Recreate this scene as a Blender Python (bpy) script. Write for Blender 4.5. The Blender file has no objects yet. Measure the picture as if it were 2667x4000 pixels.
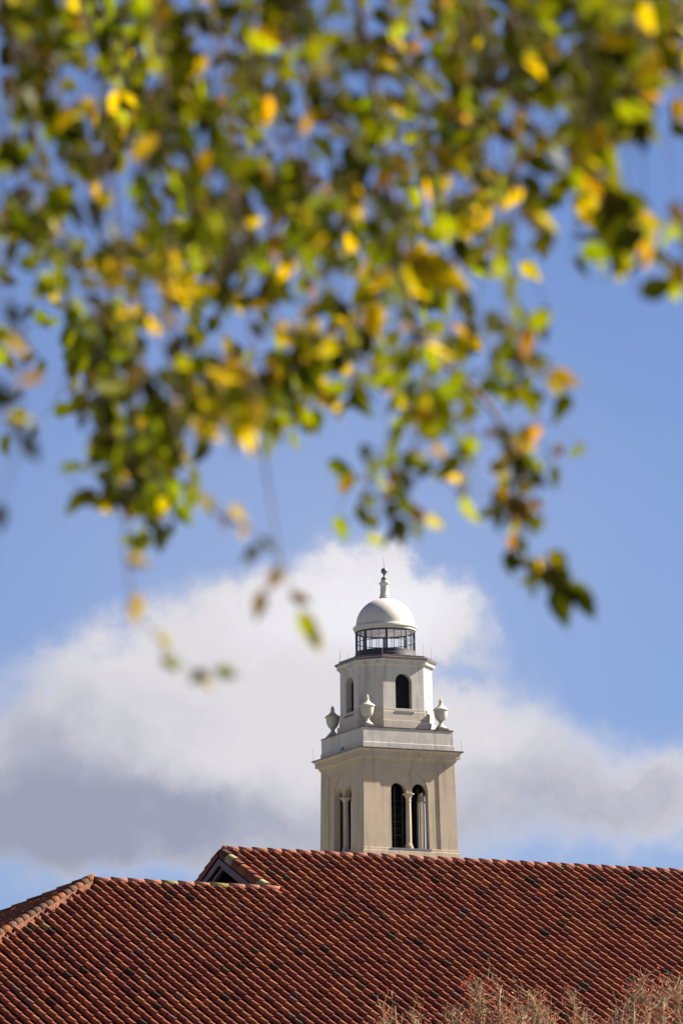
import bpy, math, random
import numpy as np
from mathutils import Vector, Matrix
from mathutils.geometry import tessellate_polygon

random.seed(7)
RNG = np.random.default_rng(11)
PI = math.pi
SC = bpy.context.scene
COL = SC.collection

# ------------------------------------------------------------------ camera
F = 200.0 / 36.0 * 4000.0            # focal length in photograph pixels
PITCH, ROLL = math.radians(10.70), math.radians(-0.855)
EYE = np.array([0.0, 0.0, 1.7])
_r, _u = np.array([1.0, 0, 0]), np.array([0, -math.sin(PITCH), math.cos(PITCH)])
FW = np.array([0, math.cos(PITCH), math.sin(PITCH)])
CR = _r * math.cos(ROLL) + _u * math.sin(ROLL)
CU = -_r * math.sin(ROLL) + _u * math.cos(ROLL)

cam_data = bpy.data.cameras.new("camera")
cam = bpy.data.objects.new("camera", cam_data)
COL.objects.link(cam)
M = Matrix.Identity(4)
for i in range(3):
    M[i][0], M[i][1], M[i][2], M[i][3] = CR[i], CU[i], -FW[i], EYE[i]
cam.matrix_world = M
cam_data.sensor_fit = 'VERTICAL'
cam_data.sensor_height = 36.0
cam_data.sensor_width = 24.0
cam_data.lens = 200.0
cam_data.clip_start, cam_data.clip_end = 0.1, 20000
cam_data.dof.use_dof = True
cam_data.dof.focus_distance = 190.0
cam_data.dof.aperture_fstop = 10.5
SC.camera = cam

# ------------------------------------------------------------------ exposure, sun, sky
SC.render.engine = 'CYCLES'
SC.view_settings.view_transform = 'Standard'
SC.view_settings.look = 'None'
EXPOSURE = 2.3
SC.view_settings.exposure = EXPOSURE
SC.view_settings.gamma = 1.0
SC.cycles.use_denoising = True
SC.cycles.max_bounces = 8
SC.cycles.transparent_max_bounces = 16

SUN_AZ, SUN_EL = math.radians(73.5), math.radians(37.0)   # azimuth from +Y towards +X
SUN_DIR = Vector((math.sin(SUN_AZ) * math.cos(SUN_EL), math.cos(SUN_AZ) * math.cos(SUN_EL), math.sin(SUN_EL)))
sd = bpy.data.lights.new("sun", 'SUN')
sd.energy, sd.angle, sd.color = 5.0, math.radians(0.53), (1.0, 0.90, 0.76)
sun = bpy.data.objects.new("sun", sd)
sun.rotation_euler = SUN_DIR.to_track_quat('Z', 'Y').to_euler()
sun.location = (60, 20, 80)
COL.objects.link(sun)


def px_dir(px, py):
    d = FW * F + CR * (px - 1333.5) - CU * (py - 2000.0)
    return d / np.linalg.norm(d)


def at_depth(px, py, depth):
    """World point that the photograph shows at this pixel, at this distance along the view axis."""
    d = FW + CR * (px - 1333.5) / F - CU * (py - 2000.0) / F
    return EYE + d * depth


def z_of(py, X, Y):
    """Height at which the vertical line through (X, Y) crosses photograph row py."""
    k = (2000.0 - py) / F
    # ((X,Y,h).CU) = k ((X,Y,h).FW)
    a = X * CU[0] + Y * CU[1] - k * (X * FW[0] + Y * FW[1])
    b = CU[2] - k * FW[2]
    return -a / b + EYE[2]


class NT:
    """Small helper for node trees."""
    def __init__(self, tree):
        self.t = tree
    def n(self, kind, **kw):
        nd = self.t.nodes.new(kind)
        for k, v in kw.items():
            if k.startswith('i_'):
                key = k[2:]
                nd.inputs[int(key) if key.isdigit() else key.replace('_', ' ')].default_value = v
            else:
                setattr(nd, k, v)
        return nd
    def l(self, a, b):
        self.t.links.new(a, b)
    def math(self, op, a, b=None, c=None, clamp=False):
        nd = self.t.nodes.new('ShaderNodeMath')
        nd.operation, nd.use_clamp = op, clamp
        for i, v in enumerate((a, b, c)):
            if v is None:
                continue
            if isinstance(v, (int, float)):
                nd.inputs[i].default_value = v
            else:
                self.l(v, nd.inputs[i])
        return nd.outputs[0]
    def smooth(self, v, lo, hi, o0=0.0, o1=1.0):
        nd = self.t.nodes.new('ShaderNodeMapRange')
        nd.interpolation_type = 'SMOOTHSTEP'
        self.l(v, nd.inputs[0])
        for i, x in ((1, lo), (2, hi), (3, o0), (4, o1)):
            nd.inputs[i].default_value = x
        return nd.outputs[0]
    def mix(self, fac, a, b, mode='MIX'):
        nd = self.t.nodes.new('ShaderNodeMix')
        nd.data_type, nd.blend_type = 'RGBA', mode
        for s, v in ((nd.inputs[0], fac), (nd.inputs[6], a), (nd.inputs[7], b)):
            if isinstance(v, (int, float)):
                s.default_value = v
            elif isinstance(v, tuple):
                s.default_value = v if len(v) == 4 else (*v, 1)
            else:
                self.l(v, s)
        return nd.outputs[2]


# ------------------------------------------------------------------ sky with clouds (by direction)
SKY_STRENGTH = 0.06
world = bpy.data.worlds.new("World")
SC.world = world
world.use_nodes = True
wt = NT(world.node_tree)
world.node_tree.nodes.clear()
sky = wt.n('ShaderNodeTexSky', sky_type='NISHITA', sun_disc=False, sun_elevation=SUN_EL, sun_rotation=SUN_AZ,
           altitude=100, air_density=1.0, dust_density=0.6, ozone_density=2.5)
tc = wt.n('ShaderNodeTexCoord')
sep = wt.n('ShaderNodeSeparateXYZ')
wt.l(tc.outputs['Generated'], sep.inputs[0])
az = wt.math('ARCTAN2', sep.outputs[0], sep.outputs[1])
el = wt.math('ARCSINE', sep.outputs[2])
UNIT = F / 1000.0                               # angle unit: about a thousandth of the focal length
cmb = wt.n('ShaderNodeCombineXYZ')
wt.l(wt.math('MULTIPLY', az, UNIT), cmb.inputs[0])
wt.l(wt.math('MULTIPLY', el, UNIT), cmb.inputs[1])
AE = cmb.outputs[0]


def ae(px, py):
    d = px_dir(px, py)
    return (math.atan2(d[0], d[1]) * UNIT, math.asin(d[2]) * UNIT, 0)


def blob(vec, px, py, rx, ry, amp):
    s = wt.n('ShaderNodeVectorMath', operation='SUBTRACT')
    wt.l(vec, s.inputs[0]); s.inputs[1].default_value = ae(px, py)
    m = wt.n('ShaderNodeVectorMath', operation='MULTIPLY')
    wt.l(s.outputs[0], m.inputs[0]); m.inputs[1].default_value = (1000.0 / rx, 1000.0 / ry, 0)
    d = wt.n('ShaderNodeVectorMath', operation='DOT_PRODUCT')
    wt.l(m.outputs[0], d.inputs[0]); wt.l(m.outputs[0], d.inputs[1])
    e = wt.math('EXPONENT', wt.math('MULTIPLY', d.outputs['Value'], -1.0))
    return wt.math('MULTIPLY', e, amp)


def add_all(vals):
    acc = vals[0]
    for v in vals[1:]:
        acc = wt.math('ADD', acc, v)
    return acc


warp_n = wt.n('ShaderNodeTexNoise', noise_dimensions='2D', i_Scale=2.6, i_Detail=9.0, i_Roughness=0.58)
wt.l(AE, warp_n.inputs['Vector'])
wsub = wt.n('ShaderNodeVectorMath', operation='SUBTRACT'); wt.l(warp_n.outputs['Color'], wsub.inputs[0]); wsub.inputs[1].default_value = (0.5, 0.5, 0.5)
wsc = wt.n('ShaderNodeVectorMath', operation='SCALE'); wt.l(wsub.outputs[0], wsc.inputs[0]); wsc.inputs['Scale'].default_value = 0.42
wadd = wt.n('ShaderNodeVectorMath', operation='ADD'); wt.l(AE, wadd.inputs[0]); wt.l(wsc.outputs[0], wadd.inputs[1])
W = wadd.outputs[0]
CLOUD = [(20, 3080, 460, 260, .95), (480, 2820, 450, 310, .95), (860, 2560, 340, 270, .95), (1180, 2450, 240, 200, .75),
         (1450, 2330, 190, 180, .95), (1530, 2190, 85, 120, .7), (1690, 2440, 200, 160, .95), (1200, 2850, 640, 360, 1.0),
         (1900, 2870, 330, 220, .46), (2200, 3070, 560, 240, .48), (2620, 3130, 460, 170, .42), (250, 3290, 520, 130, .35), (1100, 3240, 900, 170, .8),
         (1770, 2640, 90, 60, -.25), (3300, 3080, 700, 220, .5), (-700, 3000, 500, 330, .7)]
dens = add_all([blob(W, *b) for b in CLOUD])
n2 = wt.n('ShaderNodeTexNoise', noise_dimensions='2D', i_Scale=5.5, i_Detail=7.0, i_Roughness=0.55)
wt.l(W, n2.inputs['Vector'])
dens = wt.math('ADD', dens, wt.math('MULTIPLY', wt.math('SUBTRACT', n2.outputs['Fac'], 0.5), 0.20))
mask = wt.smooth(dens, 0.12, 0.90)
# grey undersides and white sunward billows
grey = add_all([blob(W, 120, 2900, 420, 260, .58), blob(W, 500, 3150, 700, 150, .50), blob(W, 2350, 3130, 900, 170, .48),
                blob(AE, 100, 3290, 750, 210, .62), blob(W, 700, 2780, 260, 170, .15), blob(W, 2000, 2950, 300, 140, .25), blob(W, 1300, 3300, 900, 150, .4)])
grey = wt.math('ADD', grey, wt.math('MULTIPLY', wt.math('SUBTRACT', n2.outputs['Fac'], 0.5), 0.25))
white = add_all([blob(W, 1500, 2380, 330, 230, .9), blob(W, 1000, 2450, 300, 150, .45)])
gfac = wt.smooth(grey, 0.05, 0.9)
wfac = wt.smooth(white, 0.1, 0.9)
CK = 1.0 / SKY_STRENGTH / (2 ** EXPOSURE)
c_mid = tuple(CK * v for v in (0.76, 0.735, 0.76))
c_gry = tuple(CK * v for v in (0.33, 0.35, 0.46))
c_wht = tuple(CK * v for v in (0.90, 0.885, 0.92))
ccol = wt.mix(gfac, c_mid, c_gry)
ccol = wt.mix(wfac, ccol, c_wht)
skyc = wt.mix(1.0, sky.outputs[0], (0.284, 0.297, 0.405), 'MULTIPLY')
# bright unseen clouds added over the rest of the sky as fill light
q = wt.math('ADD', wt.math('POWER', wt.math('DIVIDE', az, 0.24), 2.0), wt.math('POWER', wt.math('DIVIDE', wt.math('SUBTRACT', el, 0.18), 0.24), 2.0))
n3 = wt.n('ShaderNodeTexNoise', i_Scale=2.3, i_Detail=6.0, i_Roughness=0.55)
wt.l(tc.outputs['Generated'], n3.inputs['Vector'])
om = wt.math('MULTIPLY', wt.smooth(q, 1.0, 2.6), wt.smooth(n3.outputs[0], 0.55, 0.68))
skyc = wt.mix(wt.math('MULTIPLY', om, 0.92), skyc, tuple(CK * v for v in (0.86, 0.84, 0.83)))
# thin veil of haze around the bank of cloud
veil = add_all([blob(AE, 1250, 2250, 1300, 900, .22), blob(AE, 1400, 3350, 1900, 260, .18)])
skyc = wt.mix(veil, skyc, tuple(CK * v for v in (0.66, 0.72, 0.86)))
final = wt.mix(wt.math('MULTIPLY', mask, 0.95), skyc, ccol)
bg = wt.n('ShaderNodeBackground', i_Strength=SKY_STRENGTH)
wt.l(final, bg.inputs[0])
wo = wt.n('ShaderNodeOutputWorld')
wt.l(bg.outputs[0], wo.inputs[0])


# ------------------------------------------------------------------ mesh and object helpers
class MB:
    def __init__(self):
        self.v, self.f, self.c, self.s = [], [], [], []
        self.col = (1, 1, 1)
        self.smooth = False
    def face(self, idx):
        self.f.append(tuple(idx)); self.c.append(self.col); self.s.append(self.smooth)
    def add(self, verts, faces):
        o = len(self.v)
        self.v.extend(tuple(p) for p in verts)
        for f in faces:
            self.face([i + o for i in f])
        return self
    def box(self, x0, x1, y0, y1, z0, z1):
        p = [(x, y, z) for z in (z0, z1) for y in (y0, y1) for x in (x0, x1)]
        return self.add(p, [(0, 2, 3, 1), (4, 5, 7, 6), (0, 1, 5, 4), (1, 3, 7, 5), (3, 2, 6, 7), (2, 0, 4, 6)])
    def hexa(self, p):
        return self.add(p, [(0, 2, 3, 1), (4, 5, 7, 6), (0, 1, 5, 4), (1, 3, 7, 5), (3, 2, 6, 7), (2, 0, 4, 6)])
    def loft(self, rings, cap0=True, cap1=True):
        n = len(rings[0]); o = len(self.v)
        for r in rings:
            self.v.extend(tuple(p) for p in r)
        for i in range(len(rings) - 1):
            for j in range(n):
                a, b = o + i * n + j, o + i * n + (j + 1) % n
                self.face((a, b, b + n, a + n))
        if cap0: self.face([o + j for j in range(n)][::-1])
        if cap1: self.face([o + (len(rings) - 1) * n + j for j in range(n)])
        return self
    def lathe(self, prof, n=32, c=(0, 0, 0), cap0=True, cap1=True):
        return self.loft([[(c[0] + max(r, 1e-4) * math.cos(2 * PI * j / n), c[1] + max(r, 1e-4) * math.sin(2 * PI * j / n), c[2] + z)
                           for j in range(n)] for r, z in prof], cap0, cap1)
    def tube(self, pts, rad, n=5):
        pts = [Vector(p) for p in pts]
        rings = []
        for i, p in enumerate(pts):
            d = (pts[min(i + 1, len(pts) - 1)] - pts[max(i - 1, 0)])
            d = d.normalized() if d.length > 1e-9 else Vector((0, 0, 1))
            a = d.cross(Vector((0.31, 0.17, 0.93)))
            if a.length < 1e-3: a = d.cross(Vector((1, 0, 0)))
            a.normalize(); b = d.cross(a)
            r = rad[i] if hasattr(rad, '__len__') else rad
            rings.append([p + (a * math.cos(2 * PI * j / n) + b * math.sin(2 * PI * j / n)) * r for j in range(n)])
        return self.loft(rings)
    def sheet(self, outer, holes, place, depth):
        """Flat sheet (2D outline with holes); the holes' reveals run depth inwards. place(x, z, d) -> 3D."""
        loops = [outer] + holes
        flat = [p for lp in loops for p in lp]
        tris = tessellate_polygon([[Vector((p[0], p[1], 0)) for p in lp] for lp in loops])
        o = len(self.v)
        self.v.extend(place(p[0], p[1], 0) for p in flat)
        for t in tris:
            self.face([o + i for i in t])
        if depth:
            for h in holes:
                o = len(self.v); n = len(h)
                self.v.extend(place(p[0], p[1], 0) for p in h)
                self.v.extend(place(p[0], p[1], depth) for p in h)
                for j in range(n):
                    k = (j + 1) % n
                    self.face((o + j, o + k, o + n + k, o + n + j))
        return self
    def map(self, fn):
        self.v = [fn(p) for p in self.v]; return self


def build(name, mb, mat, parent=None, colour=False, recalc=True, smooth=None):
    me = bpy.data.meshes.new(name)
    me.from_pydata([tuple(map(float, p)) for p in mb.v], [], mb.f)
    if colour:
        at = me.attributes.new("tint", 'FLOAT_COLOR', 'FACE')
        arr = np.ones((len(mb.f), 4), dtype=np.float32)
        arr[:, :3] = np.array(mb.c, dtype=np.float32)
        at.data.foreach_set("color", arr.ravel())
    if recalc:
        import bmesh
        bm = bmesh.new(); bm.from_mesh(me)
        bmesh.ops.recalc_face_normals(bm, faces=bm.faces)
        bm.to_mesh(me); bm.free()
    sm = np.array(mb.s, dtype=bool) if smooth is None else np.full(len(mb.f), smooth)
    me.polygons.foreach_set("use_smooth", sm)
    me.update()
    ob = bpy.data.objects.new(name, me)
    me.materials.append(mat)
    COL.objects.link(ob)
    if parent is not None:
        ob.parent = parent
    return ob


def tag(o, label, cat, group=None):
    o["label"], o["category"] = label, cat
    if group: o["group"] = group
    return o


def thing(name, label, cat, loc, rz=0.0, group=None):
    e = bpy.data.objects.new(name, None)
    e.empty_display_size = 0.5
    e.location = loc; e.rotation_euler = (0, 0, rz)
    COL.objects.link(e)
    return tag(e, label, cat, group)


# ------------------------------------------------------------------ materials
def principled(name, rough=0.8, spec=0.3):
    m = bpy.data.materials.new(name); m.use_nodes = True
    m.node_tree.nodes.clear()
    t = NT(m.node_tree)
    b = t.n('ShaderNodeBsdfPrincipled')
    b.inputs['Roughness'].default_value = rough
    b.inputs['Specular IOR Level'].default_value = spec
    o = t.n('ShaderNodeOutputMaterial')
    t.l(b.outputs[0], o.inputs[0])
    return m, t, b


def stucco(name, base, alt, stain, amount=0.5, streak=0.35):
    m, t, b = principled(name, 0.85, 0.25)
    tcn = t.n('ShaderNodeTexCoord')
    n1 = t.n('ShaderNodeTexNoise', i_Scale=0.9, i_Detail=6.0, i_Roughness=0.62)
    t.l(tcn.outputs['Object'], n1.inputs['Vector'])
    mp = t.n('ShaderNodeMapping'); mp.inputs['Scale'].default_value = (2.4, 2.4, 0.18)
    t.l(tcn.outputs['Object'], mp.inputs[0])
    n2 = t.n('ShaderNodeTexNoise', i_Scale=1.3, i_Detail=5.0, i_Roughness=0.6)
    t.l(mp.outputs[0], n2.inputs['Vector'])
    n3 = t.n('ShaderNodeTexNoise', i_Scale=11.0, i_Detail=4.0)
    t.l(tcn.outputs['Object'], n3.inputs['Vector'])
    c = t.mix(t.math('MULTIPLY', t.smooth(n1.outputs[0], 0.35, 0.7), amount), base, alt)
    c = t.mix(t.math('MULTIPLY', t.smooth(n2.outputs[0], 0.47, 0.72), streak), c, stain)
    c = t.mix(t.smooth(n3.outputs[0], 0.3, 0.7, 0.0, 0.10), c, stain)
    t.l(c, b.inputs['Base Color'])
    bp = t.n('ShaderNodeBump', i_Strength=0.10, i_Distance=0.02)
    t.l(n3.outputs[0], bp.inputs['Height']); t.l(bp.outputs[0], b.inputs['Normal'])
    return m


def plain(name, base, alt=None, rough=0.7, scale=6.0, spec=0.3, metal=0.0):
    m, t, b = principled(name, rough, spec)
    b.inputs['Metallic'].default_value = metal
    tcn = t.n('ShaderNodeTexCoord')
    n1 = t.n('ShaderNodeTexNoise', i_Scale=scale, i_Detail=5.0, i_Roughness=0.6)
    t.l(tcn.outputs['Object'], n1.inputs['Vector'])
    c = t.mix(t.smooth(n1.outputs[0], 0.3, 0.7), base, alt or tuple(v * 0.7 for v in base))
    t.l(c, b.inputs['Base Color'])
    return m


M_CREAM = stucco("cream_stucco", (0.315, 0.255, 0.190), (0.265, 0.215, 0.163), (0.155, 0.123, 0.092), 0.7, 0.55)
M_WHITE = stucco("pale_stucco", (0.3524, 0.3297, 0.2994), (0.2653, 0.2539, 0.2463), (0.1516, 0.1592, 0.1554), 0.8, 0.65)
M_BAND = stucco("tan_stucco", (0.3183, 0.2842, 0.2387), (0.2615, 0.2349, 0.2046), (0.1592, 0.1516, 0.1364), 0.8, 0.5)
M_DOME = stucco("dome_plaster", (0.3789, 0.36, 0.3335), (0.3259, 0.3145, 0.2994), (0.2501, 0.2501, 0.2425), 0.5, 0.25)
M_URN = stucco("urn_stone", (0.3259, 0.3031, 0.2653), (0.2653, 0.2501, 0.2236), (0.144, 0.1554, 0.1364), 0.6, 0.35)
M_COPPER = plain("brown_copper", (0.04168, 0.03031, 0.0341), (0.07579, 0.05684, 0.05684), 0.45, 2.0, 0.5)
M_VERD = plain("verdigris_copper", (0.05684, 0.08715, 0.09094), (0.02653, 0.04168, 0.04547), 0.5, 5.0, 0.5)
M_FRAME = plain("dark_bronze_frame", (0.016, 0.016, 0.024), (0.024, 0.024, 0.032), 0.6, 4.0, 0.4)
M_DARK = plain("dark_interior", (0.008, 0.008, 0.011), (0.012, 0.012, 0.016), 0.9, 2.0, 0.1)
M_SILL = plain("slate_sill", (0.09094, 0.09473, 0.1213), (0.06063, 0.06442, 0.08336), 0.6, 5.0)
M_CEIL = plain("lantern_ceiling", (0.74, 0.68, 0.72), (0.66, 0.61, 0.66), 0.8, 2.0)
M_ROD = plain("grey_rod", (0.1516, 0.1516, 0.1667), None, 0.5, 9.0)
M_BOARD = plain("weathered_board", (0.1213, 0.08715, 0.1023), (0.08336, 0.06063, 0.072), 0.75, 3.0)
M_WALL = stucco("building_wall", (0.3638, 0.3031, 0.2274), (0.3183, 0.2653, 0.2046), (0.2274, 0.197, 0.1516))
M_DECK = plain("roof_underlay", (0.035, 0.018, 0.014), (0.02, 0.012, 0.01), 0.95, 3.0, 0.1)
M_BARK = plain("birch_bark", (0.22, 0.19, 0.16), (0.05, 0.04, 0.035), 0.9, 14.0, 0.2)
M_TWIG = plain("brown_twig", (0.10, 0.065, 0.045), (0.06, 0.04, 0.03), 0.8, 30.0, 0.2)


def glass_mat():
    m = bpy.data.materials.new("lantern_glass"); m.use_nodes = True
    m.node_tree.nodes.clear(); t = NT(m.node_tree)
    g = t.n('ShaderNodeBsdfGlossy', i_Roughness=0.02); g.inputs[0].default_value = (0.9, 0.95, 1, 1)
    tr = t.n('ShaderNodeBsdfTransparent'); tr.inputs[0].default_value = (0.93, 0.95, 0.965, 1)
    fr = t.n('ShaderNodeLayerWeight', i_Blend=0.5)
    mx = t.n('ShaderNodeMixShader')
    t.l(t.math('MULTIPLY_ADD', t.math('POWER', fr.outputs['Facing'], 4.0), 0.6, 0.06), mx.inputs[0]); t.l(tr.outputs[0], mx.inputs[1]); t.l(g.outputs[0], mx.inputs[2])
    o = t.n('ShaderNodeOutputMaterial'); t.l(mx.outputs[0], o.inputs[0])
    return m


M_GLASS = glass_mat()


def tile_mat():
    m, t, b = principled("clay_tile", 0.75, 0.08)
    at = t.n('ShaderNodeAttribute', attribute_name="tint")
    tcn = t.n('ShaderNodeTexCoord')
    n1 = t.n('ShaderNodeTexNoise', i_Scale=14.0, i_Detail=5.0, i_Roughness=0.65)
    t.l(tcn.outputs['Object'], n1.inputs['Vector'])
    mp = t.n('ShaderNodeMapping'); mp.inputs['Scale'].default_value = (1.5, 0.35, 0.35)
    t.l(tcn.outputs['Object'], mp.inputs[0])
    n2 = t.n('ShaderNodeTexNoise', i_Scale=1.3, i_Detail=6.0, i_Roughness=0.65)
    t.l(mp.outputs[0], n2.inputs['Vector'])
    c = t.mix(t.smooth(n1.outputs[0], 0.30, 0.75, 0.0, 0.42), at.outputs['Color'], (0.045, 0.020, 0.016))
    c = t.mix(t.smooth(n2.outputs[0], 0.48, 0.72, 0.0, 0.50), c, (0.050, 0.020, 0.016))
    t.l(c, b.inputs['Base Color'])
    bp = t.n('ShaderNodeBump', i_Strength=0.3, i_Distance=0.01)
    t.l(n1.outputs[0], bp.inputs['Height']); t.l(bp.outputs[0], b.inputs['Normal'])
    return m


M_TILE = tile_mat()


def leaf_mat(name, trans=0.58, gloss=0.45, boost=1.0):
    m = bpy.data.materials.new(name); m.use_nodes = True
    m.node_tree.nodes.clear(); t = NT(m.node_tree)
    at = t.n('ShaderNodeAttribute', attribute_name="tint")
    tcn = t.n('ShaderNodeTexCoord')
    n1 = t.n('ShaderNodeTexNoise', i_Scale=45.0, i_Detail=3.0)
    t.l(tcn.outputs['Object'], n1.inputs['Vector'])
    c = t.mix(t.smooth(n1.outputs[0], 0.40, 0.78, 0.0, 0.25), at.outputs['Color'], (0.08, 0.05, 0.002))
    b = t.n('ShaderNodeBsdfPrincipled', i_Roughness=gloss)
    b.inputs['Specular IOR Level'].default_value = 0.06
    t.l(c, b.inputs['Base Color'])
    tr = t.n('ShaderNodeBsdfTranslucent')
    c2 = t.mix(1.0, c, (1.6 * boost, 1.65 * boost, 0.2 * boost), 'MULTIPLY')
    t.l(c2, tr.inputs[0])
    mx = t.n('ShaderNodeMixShader', i_0=trans)
    t.l(b.outputs[0], mx.inputs[1]); t.l(tr.outputs[0], mx.inputs[2])
    o = t.n('ShaderNodeOutputMaterial'); t.l(mx.outputs[0], o.inputs[0])
    return m


M_LEAF = leaf_mat("autumn_leaf")
M_RED = leaf_mat("red_leaflet", 0.35)


def ground_mat():
    m, t, b = principled("dry_ground", 0.95, 0.1)
    tcn = t.n('ShaderNodeTexCoord')
    n1 = t.n('ShaderNodeTexNoise', i_Scale=0.4, i_Detail=8.0); t.l(tcn.outputs['Object'], n1.inputs['Vector'])
    t.l(t.mix(t.smooth(n1.outputs[0], 0.35, 0.7), (0.155, 0.165, 0.15), (0.25, 0.25, 0.225)), b.inputs['Base Color'])
    return m


g = MB(); g.add([(-3000, -3000, 0), (3000, -3000, 0), (3000, 6000, 0), (-3000, 6000, 0)], [(0, 1, 2, 3)])
gr = build("ground", g, ground_mat()); gr["kind"] = "structure"

# ================================================================== the tower
TH_T = math.radians(25.2)
ct, st = math.cos(TH_T), math.sin(TH_T)
T0 = at_depth(1514.0, 3100.0, 337.5)
TX, TY = T0[0], T0[1]


def tz(py, x, y):
    """Tower-local point (x, y): height of photograph row py there."""
    return z_of(py, TX + x * ct - y * st, TY + x * st + y * ct)


tower = thing("bell_tower", "tall cream and white bell tower with domed glass lantern behind the tiled roof", "tower", (TX, TY, 0), TH_T)
A = 3.0
ZM = tz(3100, -A, -A)


def batter(p):
    s = 1 - 0.017 * (p[2] - ZM) / A
    return (p[0] * s, p[1] * s, p[2])


def sq(h, z):
    return [(-h, -h, z), (h, -h, z), (h, h, z), (-h, h, z)]


def octa(b, e, z):
    return [(-e, -b, z), (e, -b, z), (b, -e, z), (b, e, z), (e, b, z), (-e, b, z), (-b, e, z), (-b, -e, z)]


def arch(cx, w, z0, zs, n=20):
    r = w / 2
    pts = [(cx - r, z0), (cx + r, z0)]
    pts += [(cx + r * math.cos(PI * i / n), zs + r * math.sin(PI * i / n)) for i in range(n + 1)]
    return pts


z_led2 = tz(3318.0, -A, -A); z_led1 = tz(3307.0, -A, -A)
z_btop = tz(2963.0, -A, -A)
z_pan = tz(3003.0, 0, -A)
z_sill = tz(3314.5, 0, -A)
z_spr = tz(3091.0, 0, -A)
zcap = tz(3099.0, 0, -A)
OW, GAP = 1.02, 0.38
BR = OW + GAP / 2
ocx = (OW + GAP) / 2


def four(fn):
    """fn(place) for each of the four sides; place maps (x, z, inward depth) at the wall plane."""
    for k in range(4):
        c, s = math.cos(k * PI / 2), math.sin(k * PI / 2)
        def place(x, z, d, y0=0.0, c=c, s=s):
            y = -A + y0 + d
            return (x * c - y * s, x * s + y * c, z)
        fn(place)


def rect(x0, x1, z0, z1):
    return [(x0, z0), (x1, z0), (x1, z1), (x0, z1)]


wall, lin = MB(), MB()


def pair_arch(n=20):
    """Outline of the paired opening: two arches over one void, a short pier hanging down to the column's capital."""
    r = OW / 2
    pts = [(-BR, z_sill), (BR, z_sill)]
    pts += [(ocx + r * math.cos(PI * i / n), z_spr + r * math.sin(PI * i / n)) for i in range(n + 1)]
    pts += [(GAP / 2, zcap), (-GAP / 2, zcap)]
    pts += [(-ocx + r * math.cos(PI * i / n), z_spr + r * math.sin(PI * i / n)) for i in range(n + 1)]
    return pts


def side(place):
    wall.sheet(rect(-A, A, z_led2 - 0.02, z_btop + 0.02), [rect(-1.92, 1.92, z_led1 + 0.002, z_pan)], place, 0.045)
    p2 = lambda x, z, d: place(x, z, d, 0.045)
    wall.sheet(rect(-2.1, 2.1, z_led1 - 0.1, z_pan + 0.1), [arch(0, 2 * BR, z_sill - 0.03, z_spr, 28)], p2, 0.05)
    p3 = lambda x, z, d: place(x, z, d, 0.095)
    holes = [pair_arch()]
    wall.sheet(rect(-1.5, 1.5, z_sill - 0.15, z_spr + 1.5), holes, p3, 0.36)
    p4 = lambda x, z, d: place(x, z, d, 0.457)
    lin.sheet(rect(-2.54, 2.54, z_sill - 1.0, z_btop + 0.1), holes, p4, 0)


four(side)
wall.map(batter); lin.map(batter)
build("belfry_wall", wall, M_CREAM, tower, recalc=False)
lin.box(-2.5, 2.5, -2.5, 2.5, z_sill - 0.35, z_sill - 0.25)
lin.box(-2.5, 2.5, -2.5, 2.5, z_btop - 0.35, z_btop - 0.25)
build("belfry_interior", lin, M_DARK, tower, recalc=False)  # near-black liner: the belfry's inner shade is put into its colour

pl = MB()
hb = A * (1 - 0.017 * (z_led1 - ZM) / A)
pl.loft([sq(hb + 0.25, 0.0), sq(hb + 0.12, z_led2 - 0.9), sq(hb + 0.085, z_led2 - 0.015), sq(hb + 0.075, z_led2), sq(hb + 0.04, z_led2 + 0.012),
         sq(hb + 0.035, z_led1 - 0.012), sq(hb + 0.022, z_led1), sq(hb - 0.02, z_led1 + 0.012)])
build("tower_shaft", pl, M_CREAM, tower)

# sills, columns and dark frames of the four paired openings


def column_profile():
    h = zcap - z_sill
    return [(0.27, 0), (0.27, .07), (0.235, .07), (.25, .11), (.25, .15), (.205, .18), (.20, .21), (.225, .245), (.20, .28), (.172, .31),
            (.168, h * .35), (.150, h - .50), (.150, h - .46), (.175, h - .45), (.175, h - .42), (.152, h - .41), (.155, h - .30),
            (.20, h - .18), (.29, h - .07), (.35, h - .05), (.355, h), (.19, h + .002)]


colm = MB(); colm.smooth = False
prof = column_profile()
colm.lathe([(r, z) for r, z in prof], 24)
cmesh = None
for k in range(4):
    c, s = math.cos(k * PI / 2), math.sin(k * PI / 2)
    R = Matrix.Rotation(k * PI / 2, 4, 'Z')
    sl = MB()
    sl.box(-1.30, 1.30, -A - 0.075, -A + 0.46, z_sill - 0.115, z_sill - 0.005)
    sl.map(batter)
    so = build("sill", sl, M_SILL, tower); so.matrix_local = R
    if cmesh is None:
        co = build("column", colm, M_CREAM, tower, smooth=False); cmesh = co.data
    else:
        co = bpy.data.objects.new("column", cmesh); COL.objects.link(co); co.parent = tower
    co.matrix_local = R @ Matrix.Translation((0, -A + 0.235, z_sill))
    fr = MB()
    for sgn in (-1, 1):
        x0 = sgn * ocx
        for xx in (x0 - 0.44, x0 + 0.06 * sgn, x0 + 0.44):
            fr.box(xx - 0.022, xx + 0.022, -A + 0.50, -A + 0.55, z_sill, z_spr + 0.30)
        for q in () if sgn > 0 else (1, 2, 3, 4, 5, 6, 7):
            zz = z_sill + q * (z_spr - z_sill) / 8.3
            fr.box(x0 - 0.5, x0 + 0.5, -A + 0.51, -A + 0.535, zz - 0.007, zz + 0.007)
    fo = build("window_frame", fr, M_FRAME, tower); fo.matrix_local = R

# main cornice
def prof_sq(mb, pts):
    mb.loft([sq(h, z) for h, z in pts])


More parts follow.
